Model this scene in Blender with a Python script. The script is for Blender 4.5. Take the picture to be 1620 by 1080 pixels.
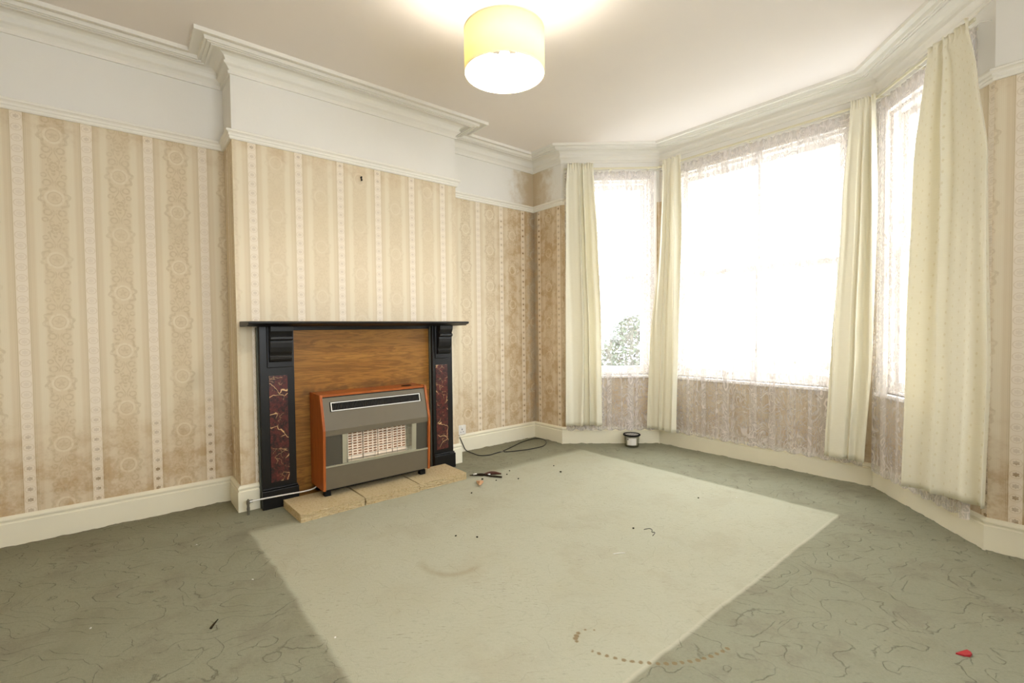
import bpy, bmesh, math, random
from mathutils import Vector, Matrix
from math import sin, cos, pi
random.seed(7)
for o in list(bpy.data.objects): bpy.data.objects.remove(o)
scene = bpy.context.scene
COL = scene.collection
# ---------------------------------------------------------------- camera
F_PX, YAW, PITCH, ROLL, EYE = 750.1, 0.8784, 0.0285, 0.01045, 1.17
_r = Vector((cos(YAW), sin(YAW), 0)); _f = Vector((-sin(YAW), cos(YAW), 0)); _u = Vector((0, 0, 1))
fw = _f * cos(PITCH) - _u * sin(PITCH); up = _u * cos(PITCH) + _f * sin(PITCH)
rx = _r * cos(ROLL) - up * sin(ROLL); uy = _r * sin(ROLL) + up * cos(ROLL)
cam_data = bpy.data.cameras.new('camera'); cam = bpy.data.objects.new('camera', cam_data); COL.objects.link(cam)
cam_data.sensor_fit = 'HORIZONTAL'; cam_data.sensor_width = 36; cam_data.lens = F_PX / 1620 * 36
cam_data.clip_start = 0.02; cam_data.clip_end = 200
m = Matrix.Identity(4)
for i in range(3): m[i][0], m[i][1], m[i][2] = rx[i], uy[i], -fw[i]
m[0][3], m[1][3], m[2][3] = 0, 0, EYE
cam.matrix_world = m
scene.camera = cam
# ---------------------------------------------------------------- world, exposure
SKY = 4.2
w = bpy.data.worlds.new('overcast_sky'); scene.world = w; w.use_nodes = True
bg = w.node_tree.nodes['Background']; bg.inputs[0].default_value = (0.945, 0.972, 1.045, 1); bg.inputs[1].default_value = SKY
vs = scene.view_settings
vs.view_transform = 'Standard'; vs.look = 'None'; vs.gamma = 1; vs.use_curve_mapping = False; vs.exposure = 1.6
scene.cycles.transparent_max_bounces = 16; scene.cycles.max_bounces = 12; scene.cycles.diffuse_bounces = 6; scene.cycles.transmission_bounces = 6
scene.cycles.use_denoising = True
scene.cycles.sample_clamp_indirect = 8
# ---------------------------------------------------------------- plan of the room (metres)
XL, XB, Y0, Y1, YC = -3.753, -3.470, 0.584, 2.263, 3.424        # left wall, breast front, breast sides, end wall
Q = [Vector((-3.338, YC)), Vector((-2.7016, 4.157)), Vector((-0.9408, 4.157)), Vector((-0.3042, YC))]
XR, YBK, ZC = 0.85, -1.05, 2.92
PLAN = [(XL, YBK), (XL, Y0), (XB, Y0), (XB, Y1), (XL, Y1), (XL, YC), Q[0], Q[1], Q[2], Q[3], (XR, YC), (XR, YBK)]
PLAN = [Vector((p[0], p[1])) for p in PLAN]
ZRAIL = 2.386
# daylight: one sky portal per bay window (they only guide the sky's own light)
def bay(i):
    a, b = Q[i], Q[i + 1]; t = (b - a).normalized(); return a, t, Vector((t.y, -t.x)), (b - a).length    # origin, along, inward
OPEN = [(0.19, 0.87), (0.185, 1.575), (0.10, 0.78)]; OZ = (0.69, 2.62)
for i in range(3):
    a, t, n, L = bay(i)
    ld = bpy.data.lights.new('sky_portal', 'AREA'); ld.shape = 'RECTANGLE'; s0, s1 = OPEN[i]
    ld.size = s1 - s0; ld.size_y = OZ[1] - OZ[0]; ld.cycles.is_portal = True
    lo = bpy.data.objects.new('sky_portal', ld); COL.objects.link(lo)
    c = a + t * (s0 + s1) / 2 - n * 0.2
    lo.location = (c.x, c.y, sum(OZ) / 2)
    lo.rotation_euler = Vector((n.x, n.y, 0)).to_track_quat('-Z', 'Y').to_euler()

SIDE = (0.15, 1.75, 0.85, 2.35)                                   # y0, y1, z0, z1 of the unseen window added for extra daylight
ld = bpy.data.lights.new('sky_portal', 'AREA'); ld.shape = 'RECTANGLE'; ld.size = SIDE[3] - SIDE[2]; ld.size_y = SIDE[1] - SIDE[0]; ld.cycles.is_portal = True
lo = bpy.data.objects.new('sky_portal', ld); COL.objects.link(lo); lo.location = (XR + 0.2, (SIDE[0] + SIDE[1]) / 2, (SIDE[2] + SIDE[3]) / 2)
lo.rotation_euler = Vector((-1, 0, 0)).to_track_quat('-Z', 'Y').to_euler()
if True: ld.size, ld.size_y = SIDE[1] - SIDE[0], SIDE[3] - SIDE[2]

# ================================================================ node helpers
class NT:
    def __init__(self, name):
        self.m = bpy.data.materials.new(name); self.m.use_nodes = True; self.t = self.m.node_tree
        self.b = self.t.nodes['Principled BSDF']; self.out = self.t.nodes['Material Output']
    def n(self, typ, **kw):
        x = self.t.nodes.new(typ)
        for k, v in kw.items(): setattr(x, k, v)
        return x
    def link(self, a, b): self.t.links.new(a.s if isinstance(a, X) else a, b)
    def put(self, sock, v):
        if isinstance(v, X): self.t.links.new(v.s, sock)
        elif isinstance(v, bpy.types.NodeSocket): self.t.links.new(v, sock)
        else: sock.default_value = v
    def math(self, op, *a):
        x = self.n('ShaderNodeMath', operation=op)
        for i, v in enumerate(a): self.put(x.inputs[i], v)
        return X(self, x.outputs[0])
    def smooth(self, v, a, b, c=0.0, d=1.0):
        x = self.n('ShaderNodeMapRange', interpolation_type='SMOOTHSTEP')
        for i, q in enumerate((v, a, b, c, d)): self.put(x.inputs[i], q)
        return X(self, x.outputs[0])
    def below(self, v, a, soft): return self.smooth(v, a - soft, a + soft, 1.0, 0.0)
    def pos(self):
        g = self.n('ShaderNodeNewGeometry'); s = self.n('ShaderNodeSeparateXYZ'); self.t.links.new(g.outputs['Position'], s.inputs[0])
        return X(self, s.outputs[0]), X(self, s.outputs[1]), X(self, s.outputs[2]), g.outputs['Position']
    def uv(self):
        g = self.n('ShaderNodeTexCoord'); s = self.n('ShaderNodeSeparateXYZ'); self.t.links.new(g.outputs['UV'], s.inputs[0])
        return X(self, s.outputs[0]), X(self, s.outputs[1]), g.outputs['UV']
    def obj(self):
        g = self.n('ShaderNodeTexCoord'); s = self.n('ShaderNodeSeparateXYZ'); self.t.links.new(g.outputs['Object'], s.inputs[0])
        return X(self, s.outputs[0]), X(self, s.outputs[1]), X(self, s.outputs[2]), g.outputs['Object']
    def vec(self, x, y, z=0.0):
        c = self.n('ShaderNodeCombineXYZ')
        for i, v in enumerate((x, y, z)): self.put(c.inputs[i], v)
        return c.outputs[0]
    def noise(self, v, scale, detail=3.0, rough=0.55, dist=0.0):
        x = self.n('ShaderNodeTexNoise'); self.put(x.inputs['Vector'], v)
        x.inputs['Scale'].default_value = scale; x.inputs['Detail'].default_value = detail; x.inputs['Roughness'].default_value = rough; x.inputs['Distortion'].default_value = dist
        return X(self, x.outputs[0])
    def voro(self, v, scale, feature='DISTANCE_TO_EDGE', out='Distance', dims='3D', rnd=1.0):
        x = self.n('ShaderNodeTexVoronoi', feature=feature, voronoi_dimensions=dims); self.put(x.inputs['Vector'], v)
        x.inputs['Scale'].default_value = scale; x.inputs['Randomness'].default_value = rnd
        return X(self, x.outputs[out])
    def mix(self, f, a, b):
        x = self.n('ShaderNodeMix', data_type='RGBA')
        self.put(x.inputs[0], f)
        for s, v in ((x.inputs[6], a), (x.inputs[7], b)):
            if isinstance(v, tuple) and len(v) == 3: v = (*v, 1)
            self.put(s, v)
        return x.outputs[2]
    def base(self, c, rough=0.6, spec=0.3, metal=0.0):
        if isinstance(c, tuple) and len(c) == 3: c = (*c, 1)
        self.put(self.b.inputs['Base Color'], c); self.put(self.b.inputs['Roughness'], rough)
        self.put(self.b.inputs['Specular IOR Level'], spec); self.put(self.b.inputs['Metallic'], metal); return self
    def bump(self, h, strength=0.3, dist=0.01):
        x = self.n('ShaderNodeBump'); x.inputs['Strength'].default_value = strength; x.inputs['Distance'].default_value = dist
        self.put(x.inputs['Height'], h); self.t.links.new(x.outputs[0], self.b.inputs['Normal']); return self
class X:
    def __init__(self, nt, s): self.nt, self.s = nt, s
    def __add__(a, b): return a.nt.math('ADD', a, b)
    __radd__ = __add__
    def __mul__(a, b): return a.nt.math('MULTIPLY', a, b)
    __rmul__ = __mul__
    def __sub__(a, b): return a.nt.math('SUBTRACT', a, b)
    def __rsub__(a, b): return a.nt.math('SUBTRACT', b, a)
    def __truediv__(a, b): return a.nt.math('DIVIDE', a, b)
    def f(a, op, *r): return a.nt.math(op, a, *r)
    def abs(a): return a.f('ABSOLUTE')
    def sin(a): return a.f('SINE')
    def max(a, b): return a.f('MAXIMUM', b)
    def min(a, b): return a.f('MINIMUM', b)
def hx(s):
    v = [int(s[i:i + 2], 16) / 255 for i in (0, 2, 4)]
    return tuple(c / 12.92 if c <= 0.04045 else ((c + 0.055) / 1.055) ** 2.4 for c in v)
def simple(name, col, rough=0.5, spec=0.4, metal=0.0, mott=0.06, scale=12, bump=0.0):
    t = NT(name); c = hx(col) if isinstance(col, str) else col
    x, y, z, P = t.obj(); nz = t.noise(P, scale, 4)
    t.base(t.mix(nz, tuple(v * (1 - mott) for v in c), tuple(min(1, v * (1 + mott)) for v in c)), rough, spec, metal)
    if bump: t.bump(t.noise(P, scale * 8, 3), bump, 0.004)
    return t.m

# ---------------------------------------------------------------- materials
def wallpaper_mat():
    t = NT('patterned wallpaper and white frieze')
    U, V, uv = t.uv(); px, py, pz, P = t.pos()
    wp = t.noise(P, 5, 3); U = U + (wp - 0.5) * 0.004
    PER = 0.287
    db = U.f('PINGPONG', PER / 2)
    col = (U / PER).f('FLOOR'); mx = (U / PER).f('FRACT') * PER - PER / 2
    par = col.f('MODULO', 2.0).abs()
    mz = (V - 2.288 + par * 0.176).f('WRAP', 0.176, -0.176)
    mz2 = (V - 2.288 + par * 0.176 - 0.176).f('WRAP', 0.176, -0.176)
    ax = mx.abs(); az = mz.abs()
    n1 = t.noise(P, 3.0, 5, 0.6); n2 = t.noise(P, 11, 5, 0.65); n3 = t.noise(P, 60, 3, 0.7)
    # stains and damp that belong to the paper
    low = t.smooth(pz + (n1 - 0.5) * 0.7, 0.30, 0.80, 1.0, 0.0)
    dx = px - XL; dy = 3.424 - py
    cd = (dx * dx + dy * dy).f('SQRT')
    corner = t.smooth(cd + (n1 - 0.5) * 0.5, 0.12, 0.85, 1.0, 0.0)
    bayd = t.smooth(py + (n1 - 0.5) * 0.3, 3.30, 3.6) * t.smooth(px, -2.9, -2.5, 1.0, 0.45) * t.smooth(px, -1.3, -0.7, 1.0, 0.25)
    top = t.smooth(pz + (n2 - 0.5) * 0.25, 2.22, 2.42) * 0.4
    stain = (low * 0.8).max(corner).max(bayd * 0.9).max(top)
    blot = t.smooth(n2, 0.42, 0.66)
    stain = (stain * (0.42 + blot * 0.80)).min(1.0)
    # printed pattern
    r = (mx * mx + mz * mz * 0.8).f('SQRT'); th = mz.f('ARCTAN2', mx)
    ring = t.below((r - 0.037).abs(), 0.005, 0.002)
    ringin = t.below((r - 0.029).abs(), 0.0022, 0.0015)
    flower = t.below(r - (th * 5.0).sin() * 0.006, 0.015, 0.003)
    wreath = t.below((r - 0.058 - (th * 8.0).sin() * 0.006).abs(), 0.0075, 0.0025) * t.smooth(((th * 2.0).f('COSINE')), -0.75, -0.5)
    sx = ax - 0.030; sz = az - 0.083
    r3 = (sx * sx + sz * sz).f('SQRT')
    scroll = t.below((r3 - 0.016).abs(), 0.0045, 0.002)
    sx2 = ax - 0.042; sz2 = az - 0.125; r4 = (sx2 * sx2 + sz2 * sz2).f('SQRT')
    scroll2 = t.below((r4 - 0.011).abs(), 0.0035, 0.002)
    r2 = (mx * mx + mz2 * mz2 * 0.6).f('SQRT'); th2 = mz2.f('ARCTAN2', mx)
    palm = t.below(r2 - (th2 * 7.0).sin() * 0.011 - (th2 * 3.0).f('COSINE') * 0.006, 0.030, 0.004) * t.smooth((r2 * 420.0).sin(), -0.9, -0.3)
    tend = t.below((ax - 0.014 - (az * 55.0).sin() * 0.010).abs(), 0.0028, 0.002) * t.smooth(az, 0.06, 0.075)
    motif = wreath.max(scroll).max(scroll2).max(palm).max(flower * 0.7).max(ringin * 0.8).max(tend)
    wear = t.smooth(n3, 0.30, 0.55) * t.smooth(n1, 0.25, 0.55, 0.35, 1.0)
    brm = t.smooth(px, XB - 0.02, XB - 0.006) * t.smooth(py, 2.27, 2.30, 1.0, 0.0)
    motif = motif * wear * (1.0 - stain * 0.35) * (1.0 - brm * 0.6)
    band = t.below(db, 0.024, 0.002)
    edge = t.below((db - 0.028).abs(), 0.0016, 0.001).max(t.below((db - 0.0345).abs(), 0.0012, 0.001) * 0.6)
    pale = t.smooth(db, 0.050, 0.064) * t.smooth(db, 0.082, 0.100, 1.0, 0.0)
    dz = V.f('WRAP', 0.0295, -0.0295)
    dth = dz.f('ARCTAN2', db)
    dr = (db * db + dz * dz * 1.3).f('SQRT')
    dots = t.below(dr - (dth * 3.0).sin().abs() * 0.005, 0.0085, 0.0018)
    chain = t.below((dr - 0.021).abs(), 0.002, 0.0015) * 0.3
    hair = t.smooth((U * 900.0).sin() , -1.0, 1.0)
    base = t.mix(n1, hx('d7c9ad'), hx('decfb7'))
    base = t.mix(pale * 0.7, base, hx('e4dac4'))
    base = t.mix(hair * 0.06, base, hx('bba985'))
    base = t.mix(motif * 0.42, base, hx('b9a583'))
    base = t.mix(ring * 0.6 * wear * (1.0 - brm * 0.5), base, hx('e6dcc8'))
    sc = t.mix(n2, hx('b79465'), hx('a98658'))
    sc = t.mix(motif * 0.35, sc, hx('94764d'))
    sc = t.mix(ring * 0.7, sc, hx('cdb78f'))
    sc = t.mix(t.smooth(t.noise(P, 38, 4, 0.7), 0.56, 0.70) * 0.5, sc, hx('8a7352'))
    body = t.mix(stain * 0.66, base, sc)
    body = t.mix(edge * 0.55, body, t.mix(stain, hx('bba987'), hx('8b6c40')))
    bandc = t.mix(stain * 0.35, hx('e8ddcd'), hx('d0b98c'))
    bandc = t.mix(dots * (0.10 + stain * 0.80 + brm * 0.10).min(1.0), bandc, hx('8c6f47'))
    bandc = t.mix(chain, bandc, hx('b9a37c'))
    body = t.mix(band, body, bandc)
    # torn seam and mould by the corner
    mould = t.smooth(cd + (n2 - 0.5) * 0.22, 0.0, 0.10, 1.0, 0.0)
    body = t.mix(mould * 0.5, body, hx('6e6455'))
    # frieze above the rail: white paint, discoloured near the damp corner
    fz = t.smooth(pz, 2.40, 2.402)
    seep = t.smooth(cd + (n2 - 0.5) * 0.45, 0.05, 0.36, 1.0, 0.0)
    fr = t.mix(seep * 0.8, t.mix(n1, hx('e3e0d9'), hx('eae7e1')), hx('bfa983'))
    t.base(t.mix(fz, body, fr), 0.75, 0.15)
    t.bump(n3, 0.08, 0.004)
    return t.m
def carpet_mat():
    t = NT('worn sculpted sage green carpet')
    px, py, pz, P = t.pos()
    nA = t.noise(P, 1.3, 4); nB = t.noise(P, 4.5, 4); nC = t.noise(P, 90, 3, 0.7); nD = t.noise(P, 300, 2, 0.7)
    wx = t.noise(P, 4.0, 2); wy = t.noise(t.vec(px + 7.3, py - 3.1, 0.0), 4.0, 2)
    vx = px + (wx - 0.5) * 0.16; vy = py + (wy - 0.5) * 0.16
    a = (px * 1.0 + py * 0.3)
    ca, sa = cos(YAW), sin(YAW)
    ra = px * ca + py * sa; rb = py * ca - px * sa                      # the pile leans across the room's diagonal
    cr = t.noise(P, 34, 2)
    scal = t.voro(t.vec(ra * 0.8 + (wx - 0.5) * 0.1, rb, 0.0), 11.0, 'SMOOTH_F1', dims='2D')
    fa = t.noise(t.vec(ra * 0.62, rb * 1.25, 3.0), 3.0, 0.0, 0.5, 0.4) * 9.0 + scal * 1.3 + (cr - 0.5) * 0.3
    fb = t.noise(t.vec(ra * 0.75 + 4.0, rb * 1.1, 9.0), 3.2, 0.0, 0.5, 0.5) * 8.0 + scal * 1.2 + (cr - 0.5) * 0.3
    ga = t.below((fa.f('FRACT') - 0.5).abs(), 0.020, 0.030)
    gb = t.below((fb.f('FRACT') - 0.5).abs(), 0.018, 0.028)
    brk = t.noise(P, 14, 3)
    groove = (ga * t.smooth(nB, 0.42, 0.50)).max(gb * t.smooth(nB, 0.52, 0.44)) * t.smooth(brk, 0.28, 0.52)
    st = t.noise(t.vec(ra * 26.0, rb * 110.0, 0.0), 1.0, 3, 0.7)
    rumple = t.smooth(t.noise(P, 2.6, 3, 0.6), 0.50, 0.68)
    # where a rug lay
    wob = (nB - 0.5) * 0.035
    inr = t.smooth(px + wob * 2.5, -3.12, -3.00) * t.smooth(px + wob * 0.6, -0.952, -0.938, 1.0, 0.0) * t.smooth(py + wob * 1.2, 0.545, 0.575) * t.smooth(py + wob, 3.36, 3.40, 1.0, 0.0)
    dark = t.mix(nA, hx('8f8d79'), hx('a19f89')); light = t.mix(nA, hx('b0ae99'), hx('bebba6'))
    c = t.mix(inr, dark, light)
    c = t.mix(t.smooth(nB, 0.45, 0.75) * 0.35, c, t.mix(inr, hx('807961'), hx('b0a88e')))
    c = t.mix(nC * 0.62, c, t.mix(inr, hx('767663'), hx('a3a28d')))
    c = t.mix(t.smooth(st, 0.57, 0.70) * (0.22 + rumple * 0.4), c, hx('5f5a48'))
    c = t.mix(t.smooth(t.noise(P, 3.4, 5, 0.7), 0.50, 0.64) * 0.28, c, t.mix(inr, hx('75695a'), hx('a39a84')))
    c = t.mix(t.smooth(nD, 0.62, 0.8) * 0.35, c, hx('d2cebd'))
    gm = groove * (1.0 - inr * 0.82)
    c = t.mix(gm * 0.46, c, hx('504a3a'))
    # pale border line at the edge of the faded patch
    ex = (px + 0.945 + wob * 0.6).abs(); bl = t.below(ex, 0.008, 0.006) * t.smooth(py, 0.6, 0.8) * t.smooth(py, 3.3, 3.4, 1.0, 0.0)
    c = t.mix(bl * 0.5, c, hx('c4bda8'))
    # grimy soiling along the walls and by the fireplace
    wl = t.smooth(px + (nB - 0.5) * 0.4, -3.75, -3.3, 1.0, 0.0)
    c = t.mix(wl * 0.35, c, hx('6a6049'))
    # drip trail: dots along an arc
    ax, ay, bx, by, cx, cy = -1.114, 1.288, -0.915, 1.425, -0.807, 1.679
    d = 2 * (ax * (by - cy) + bx * (cy - ay) + cx * (ay - by))
    ux = ((ax * ax + ay * ay) * (by - cy) + (bx * bx + by * by) * (cy - ay) + (cx * cx + cy * cy) * (ay - by)) / d
    uy_ = ((ax * ax + ay * ay) * (cx - bx) + (bx * bx + by * by) * (ax - cx) + (cx * cx + cy * cy) * (bx - ax)) / d
    R = math.hypot(ax - ux, ay - uy_)
    qx = px - ux; qy = py - uy_
    rr = (qx * qx + qy * qy).f('SQRT') - R; an = qy.f('ARCTAN2', qx)
    a0 = math.atan2(ay - uy_, ax - ux); a1 = math.atan2(cy - uy_, cx - ux)
    if a1 < a0: a0, a1 = a1, a0
    arcl = ((an + 10.0) * R).f('PINGPONG', 0.0145)
    dd = (rr * rr + arcl * arcl).f('SQRT')
    dot = t.below(dd + (nC - 0.5) * 0.006 + (t.noise(P, 40, 2) - 0.5) * 0.014, 0.0080, 0.003) * t.smooth(an, a0 - 0.02, a0 + 0.0) * t.smooth(an, a1 + 0.0, a1 + 0.02, 1.0, 0.0)
    for sx, sy, sr in ((-1.218, 1.325, .008), (-1.211, 1.307, .010), (-1.203, 1.293, .010), (-1.190, 1.285, .007), (-1.214, 1.36, .005), (-1.19, 1.385, .004)):
        ex_ = px - sx; ey_ = py - sy
        dot = dot.max(t.below((ex_ * ex_ + ey_ * ey_).f('SQRT') + (nC - 0.5) * 0.006, sr, 0.003))
    c = t.mix(dot * 0.85, c, hx('84704f'))
    # faint tea ring
    hx_ = px + 2.02; hy = py - 1.27; hr = (hx_ * hx_ + hy * hy * 1.1).f('SQRT') + (nB - 0.5) * 0.05
    hr_m = t.below((hr - 0.15).abs(), 0.02, 0.02) * t.smooth(px - py, -3.35, -3.15)
    c = t.mix(hr_m * 0.3, c, hx('8e7d5c'))
    t.base(c, 0.95, 0.05)
    t.bump(nC * 0.5 + nD * 0.4 + st * 0.5 - groove * 1.2 * (1.0 - inr * 0.7), 0.55, 0.006)
    return t.m
def wood_mat(name, dark, mid, light, axis='y', scale=1.0, rough=0.42, smudge=False):
    t = NT(name); x, y, z, P = t.obj()
    if axis == 'y': v = t.vec(y * 1.3 * scale, z * 16 * scale, x * 3.0)
    else: v = t.vec(y * 20 * scale, z * 1.3 * scale, x * 20 * scale)
    a = t.noise(v, 1.0, 6, 0.62, 0.6)
    rings = (a * 46.0).sin() * 0.5 + 0.5
    fine = t.noise(t.vec(y * (6 if axis == 'y' else 160), z * (220 if axis == 'y' else 5), x * (10 if axis == 'y' else 160)), 1.0, 2, 0.6)
    c = t.mix(t.smooth(a, 0.3, 0.7), hx(mid), hx(light)); c = t.mix(rings * 0.5, c, hx(dark)); c = t.mix(fine * 0.35, c, hx(dark))
    if smudge:
        px, py, pz, PP = t.pos()
        sm = t.smooth(pz + (t.noise(PP, 5, 3) - 0.5) * 0.10, 0.74, 0.80, 1.0, 0.0) * t.smooth(pz, 0.70, 0.73) 
        sm = sm * t.smooth(t.noise(PP, 6, 3), 0.4, 0.6)
        c = t.mix(sm * 0.5, c, hx('3a2413'))
    t.base(c, rough, 0.3); return t.m
def marble_mat():
    t = NT('red marble inlay with gold veins'); x, y, z, P = t.obj()
    wv = t.noise(P, 14, 3)
    v = t.vec(x, y * 1.0 + (wv - 0.5) * 0.09, z + (t.noise(P, 11, 2) - 0.5) * 0.10)
    mott = t.noise(P, 34, 6, 0.75)
    c = t.mix(t.smooth(mott, 0.36, 0.62), hx('1c0f11'), hx('58211f')); c = t.mix(t.smooth(t.noise(P, 75, 4, 0.7), 0.58, 0.70), c, hx('7a4033'))
    d1 = t.voro(v, 8.0); vein = t.below(d1, 0.016, 0.012) * t.smooth(t.noise(P, 6.5, 2), 0.47, 0.55)
    d2 = t.voro(v, 26.0); vein2 = t.below(d2, 0.025, 0.02) * t.smooth(t.noise(P, 12, 2), 0.55, 0.62) * 0.6
    c = t.mix(vein.max(vein2), c, hx('d9b27e'))
    t.base(c, 0.28, 0.5); return t.m
def stone_mat():
    t = NT('sandy reconstituted stone'); x, y, z, P = t.obj()
    n = t.noise(P, 60, 5, 0.75); m_ = t.noise(P, 7, 3)
    c = t.mix(m_, hx('c3ae86'), hx('d2c09a')); c = t.mix(t.smooth(n, 0.50, 0.66) * 0.7, c, hx('a58a56')); c = t.mix(t.smooth(t.noise(P, 160, 2), 0.62, 0.7) * 0.7, c, hx('eadfc4'))
    t.base(c, 0.9, 0.1); t.bump(n, 0.9, 0.008); return t.m
def cream_mat(dots=False):
    t = NT('cream woven curtain cloth' + (' with raised dots' if dots else '')); U, V, uv = t.uv()
    weave = (V * 1500.0).sin() * 0.5 + 0.5
    slub = t.noise(t.vec(U * 12.0, V * 160.0, 0.0), 1.0, 3)
    c = t.mix(slub, hx('ebe6d2'), hx('f3efdf'))
    if dots:
        fx = U.f('WRAP', 0.042, -0.042); row = (U / 0.084 + 0.5).f('FLOOR').f('MODULO', 2.0).abs()
        fz = (V + row * 0.03).f('WRAP', 0.030, -0.030)
        dd = (fx * fx + fz * fz).f('SQRT'); m_ = t.below(dd, 0.0075, 0.0018)
        c = t.mix(m_ * 0.35, c, hx('cfc193'))
    dif = t.n('ShaderNodeBsdfDiffuse'); tr = t.n('ShaderNodeBsdfTranslucent'); mx = t.n('ShaderNodeMixShader')
    t.put(dif.inputs[0], c); t.put(tr.inputs[0], t.mix(0.5, c, hx('f2e8c8'))); mx.inputs[0].default_value = 0.20
    bp = t.n('ShaderNodeBump'); bp.inputs['Strength'].default_value = 0.12; bp.inputs['Distance'].default_value = 0.002; t.put(bp.inputs['Height'], slub + weave * 0.3)
    t.t.links.new(bp.outputs[0], dif.inputs['Normal'])
    t.t.links.new(dif.outputs[0], mx.inputs[1]); t.t.links.new(tr.outputs[0], mx.inputs[2]); t.t.links.new(mx.outputs[0], t.out.inputs[0])
    return t.m
def lace_mat():
    t = NT('floral lace net'); U, V, uv = t.uv()
    a = t.noise(uv, 6.0, 1.0, 0.4, 0.8); b = t.noise(t.vec(U + 5.0, V + 2.0, 0.0), 9.0, 1.0, 0.4, 1.0)
    s1 = t.below(((a * 9.0).f('FRACT') - 0.5).abs(), 0.13, 0.06)
    s2 = t.below(((b * 7.0).f('FRACT') - 0.5).abs(), 0.12, 0.05)
    leaf = t.below(t.voro(uv, 18.0, 'F1'), 0.32, 0.06)
    mask = t.smooth(t.noise(uv, 3.0, 2), 0.42, 0.54)
    scr = (s1 * mask).max(s2 * (1.0 - mask) * 0.7).max(leaf * mask * 0.6)
    hem = t.smooth(V, 0.16, 0.40, 1.0, 0.0)
    scr = scr.max(s2 * hem * 0.8)
    border = t.smooth(U, 0.0, 0.07, 1.0, 0.0)
    lay = t.smooth(t.noise(t.vec(U * 7.0, V * 0.15, 0.0), 1.0, 1.0), 0.50, 0.56)
    vert = (U * 260.0).sin() * 0.04
    gath = t.smooth(V, 2.60, 2.66) * 0.25
    al = (0.24 + vert + lay * 0.24 + scr * 0.42 + gath + hem * 0.10 + border * 0.12).min(0.93)
    dif = t.n('ShaderNodeBsdfDiffuse'); tr = t.n('ShaderNodeBsdfTranslucent'); mx = t.n('ShaderNodeMixShader'); tp = t.n('ShaderNodeBsdfTransparent'); m2 = t.n('ShaderNodeMixShader')
    dif.inputs[0].default_value = (*hx('d9d2d0'), 1); tr.inputs[0].default_value = (*hx('efe6e6'), 1); mx.inputs[0].default_value = 0.02
    t.t.links.new(dif.outputs[0], mx.inputs[1]); t.t.links.new(tr.outputs[0], mx.inputs[2])
    t.put(m2.inputs[0], al); t.t.links.new(tp.outputs[0], m2.inputs[1]); t.t.links.new(mx.outputs[0], m2.inputs[2]); t.t.links.new(m2.outputs[0], t.out.inputs[0])
    return t.m
def clear_mat(name, tint, fac):
    t = NT(name); tp = t.n('ShaderNodeBsdfTransparent'); gl = t.n('ShaderNodeBsdfGlossy'); m2 = t.n('ShaderNodeMixShader')
    tp.inputs[0].default_value = (*tint, 1); gl.inputs['Roughness'].default_value = 0.05; m2.inputs[0].default_value = fac
    t.t.links.new(tp.outputs[0], m2.inputs[1]); t.t.links.new(gl.outputs[0], m2.inputs[2]); t.t.links.new(m2.outputs[0], t.out.inputs[0]); return t.m
def shade_mat():
    t = NT('cream cotton lamp shade'); dif = t.n('ShaderNodeBsdfDiffuse'); tr = t.n('ShaderNodeBsdfTranslucent'); mx = t.n('ShaderNodeMixShader')
    dif.inputs[0].default_value = (*hx('fdf6df'), 1); tr.inputs[0].default_value = (*hx('fff0a8'), 1); mx.inputs[0].default_value = 0.15
    t.t.links.new(dif.outputs[0], mx.inputs[1]); t.t.links.new(tr.outputs[0], mx.inputs[2]); t.t.links.new(mx.outputs[0], t.out.inputs[0]); return t.m
def glow_mat(name, c, s):
    t = NT(name); e = t.n('ShaderNodeEmission'); e.inputs[0].default_value = (*c, 1); e.inputs[1].default_value = s; t.t.links.new(e.outputs[0], t.out.inputs[0]); return t.m

M = {}
M['paper'] = wallpaper_mat(); M['carpet'] = carpet_mat()
M['ceiling'] = simple('white ceiling paint', 'e8e0d9', 0.8, 0.1, mott=0.025, scale=2.5, bump=0.05)
M['plaster'] = simple('white moulded plaster', 'e8e4db', 0.7, 0.15, mott=0.02, scale=5)
M['railp'] = simple('white gloss rail paint', 'ece8de', 0.4, 0.4, mott=0.02)
M['skirt'] = simple('cream gloss skirting paint', 'e8e2cc', 0.42, 0.4, mott=0.05, scale=5)
M['joinery'] = simple('white window paint', 'f1ece6', 0.45, 0.4, mott=0.02)
M['black'] = simple('black painted slate', '131110', 0.36, 0.35, mott=0.3, scale=9)
M['slate'] = simple('grey green slate edge', '5a5d52', 0.6, 0.3, mott=0.2)
M['marble'] = marble_mat(); M['stone'] = stone_mat()
M['panelwood'] = wood_mat('oak effect board', '5c3a10', '98672a', 'ad7a36', 'y', 1.0, 0.45, True)
M['teak'] = wood_mat('teak veneer', '7f3a12', 'ab5a24', 'bb6c33', 'z', 1.0, 0.38)
M['teaktop'] = wood_mat('teak veneer top', '7f3a12', 'ab5a24', 'bb6c33', 'y', 1.0, 0.38)
M['bronze'] = simple('grey brown enamel', '6a6150', 0.45, 0.45, metal=0.15, mott=0.05)
M['bronzedark'] = simple('darker grey brown enamel', '4b463b', 0.45, 0.45, metal=0.15, mott=0.05)
M['void'] = simple('matt black metal', '0f0e0c', 0.7, 0.2, mott=0.2)
M['chrome'] = simple('brushed metal trim', 'cbc8bb', 0.28, 0.5, metal=0.9, mott=0.03)
M['ceramic'] = simple('fired ceramic radiant', 'f0dfcb', 0.8, 0.1, mott=0.08, scale=30)
M['slot'] = simple('scorched slots', '8d5f41', 0.9, 0.1, mott=0.2)
M['whitetrim'] = simple('white plastic trim', 'e9e6df', 0.4, 0.4, mott=0.01)
M['plastic'] = simple('white plastic', 'e4e0da', 0.35, 0.4, mott=0.02)
M['cable'] = simple('black cable sheath', '141210', 0.4, 0.4, mott=0.2)
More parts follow.
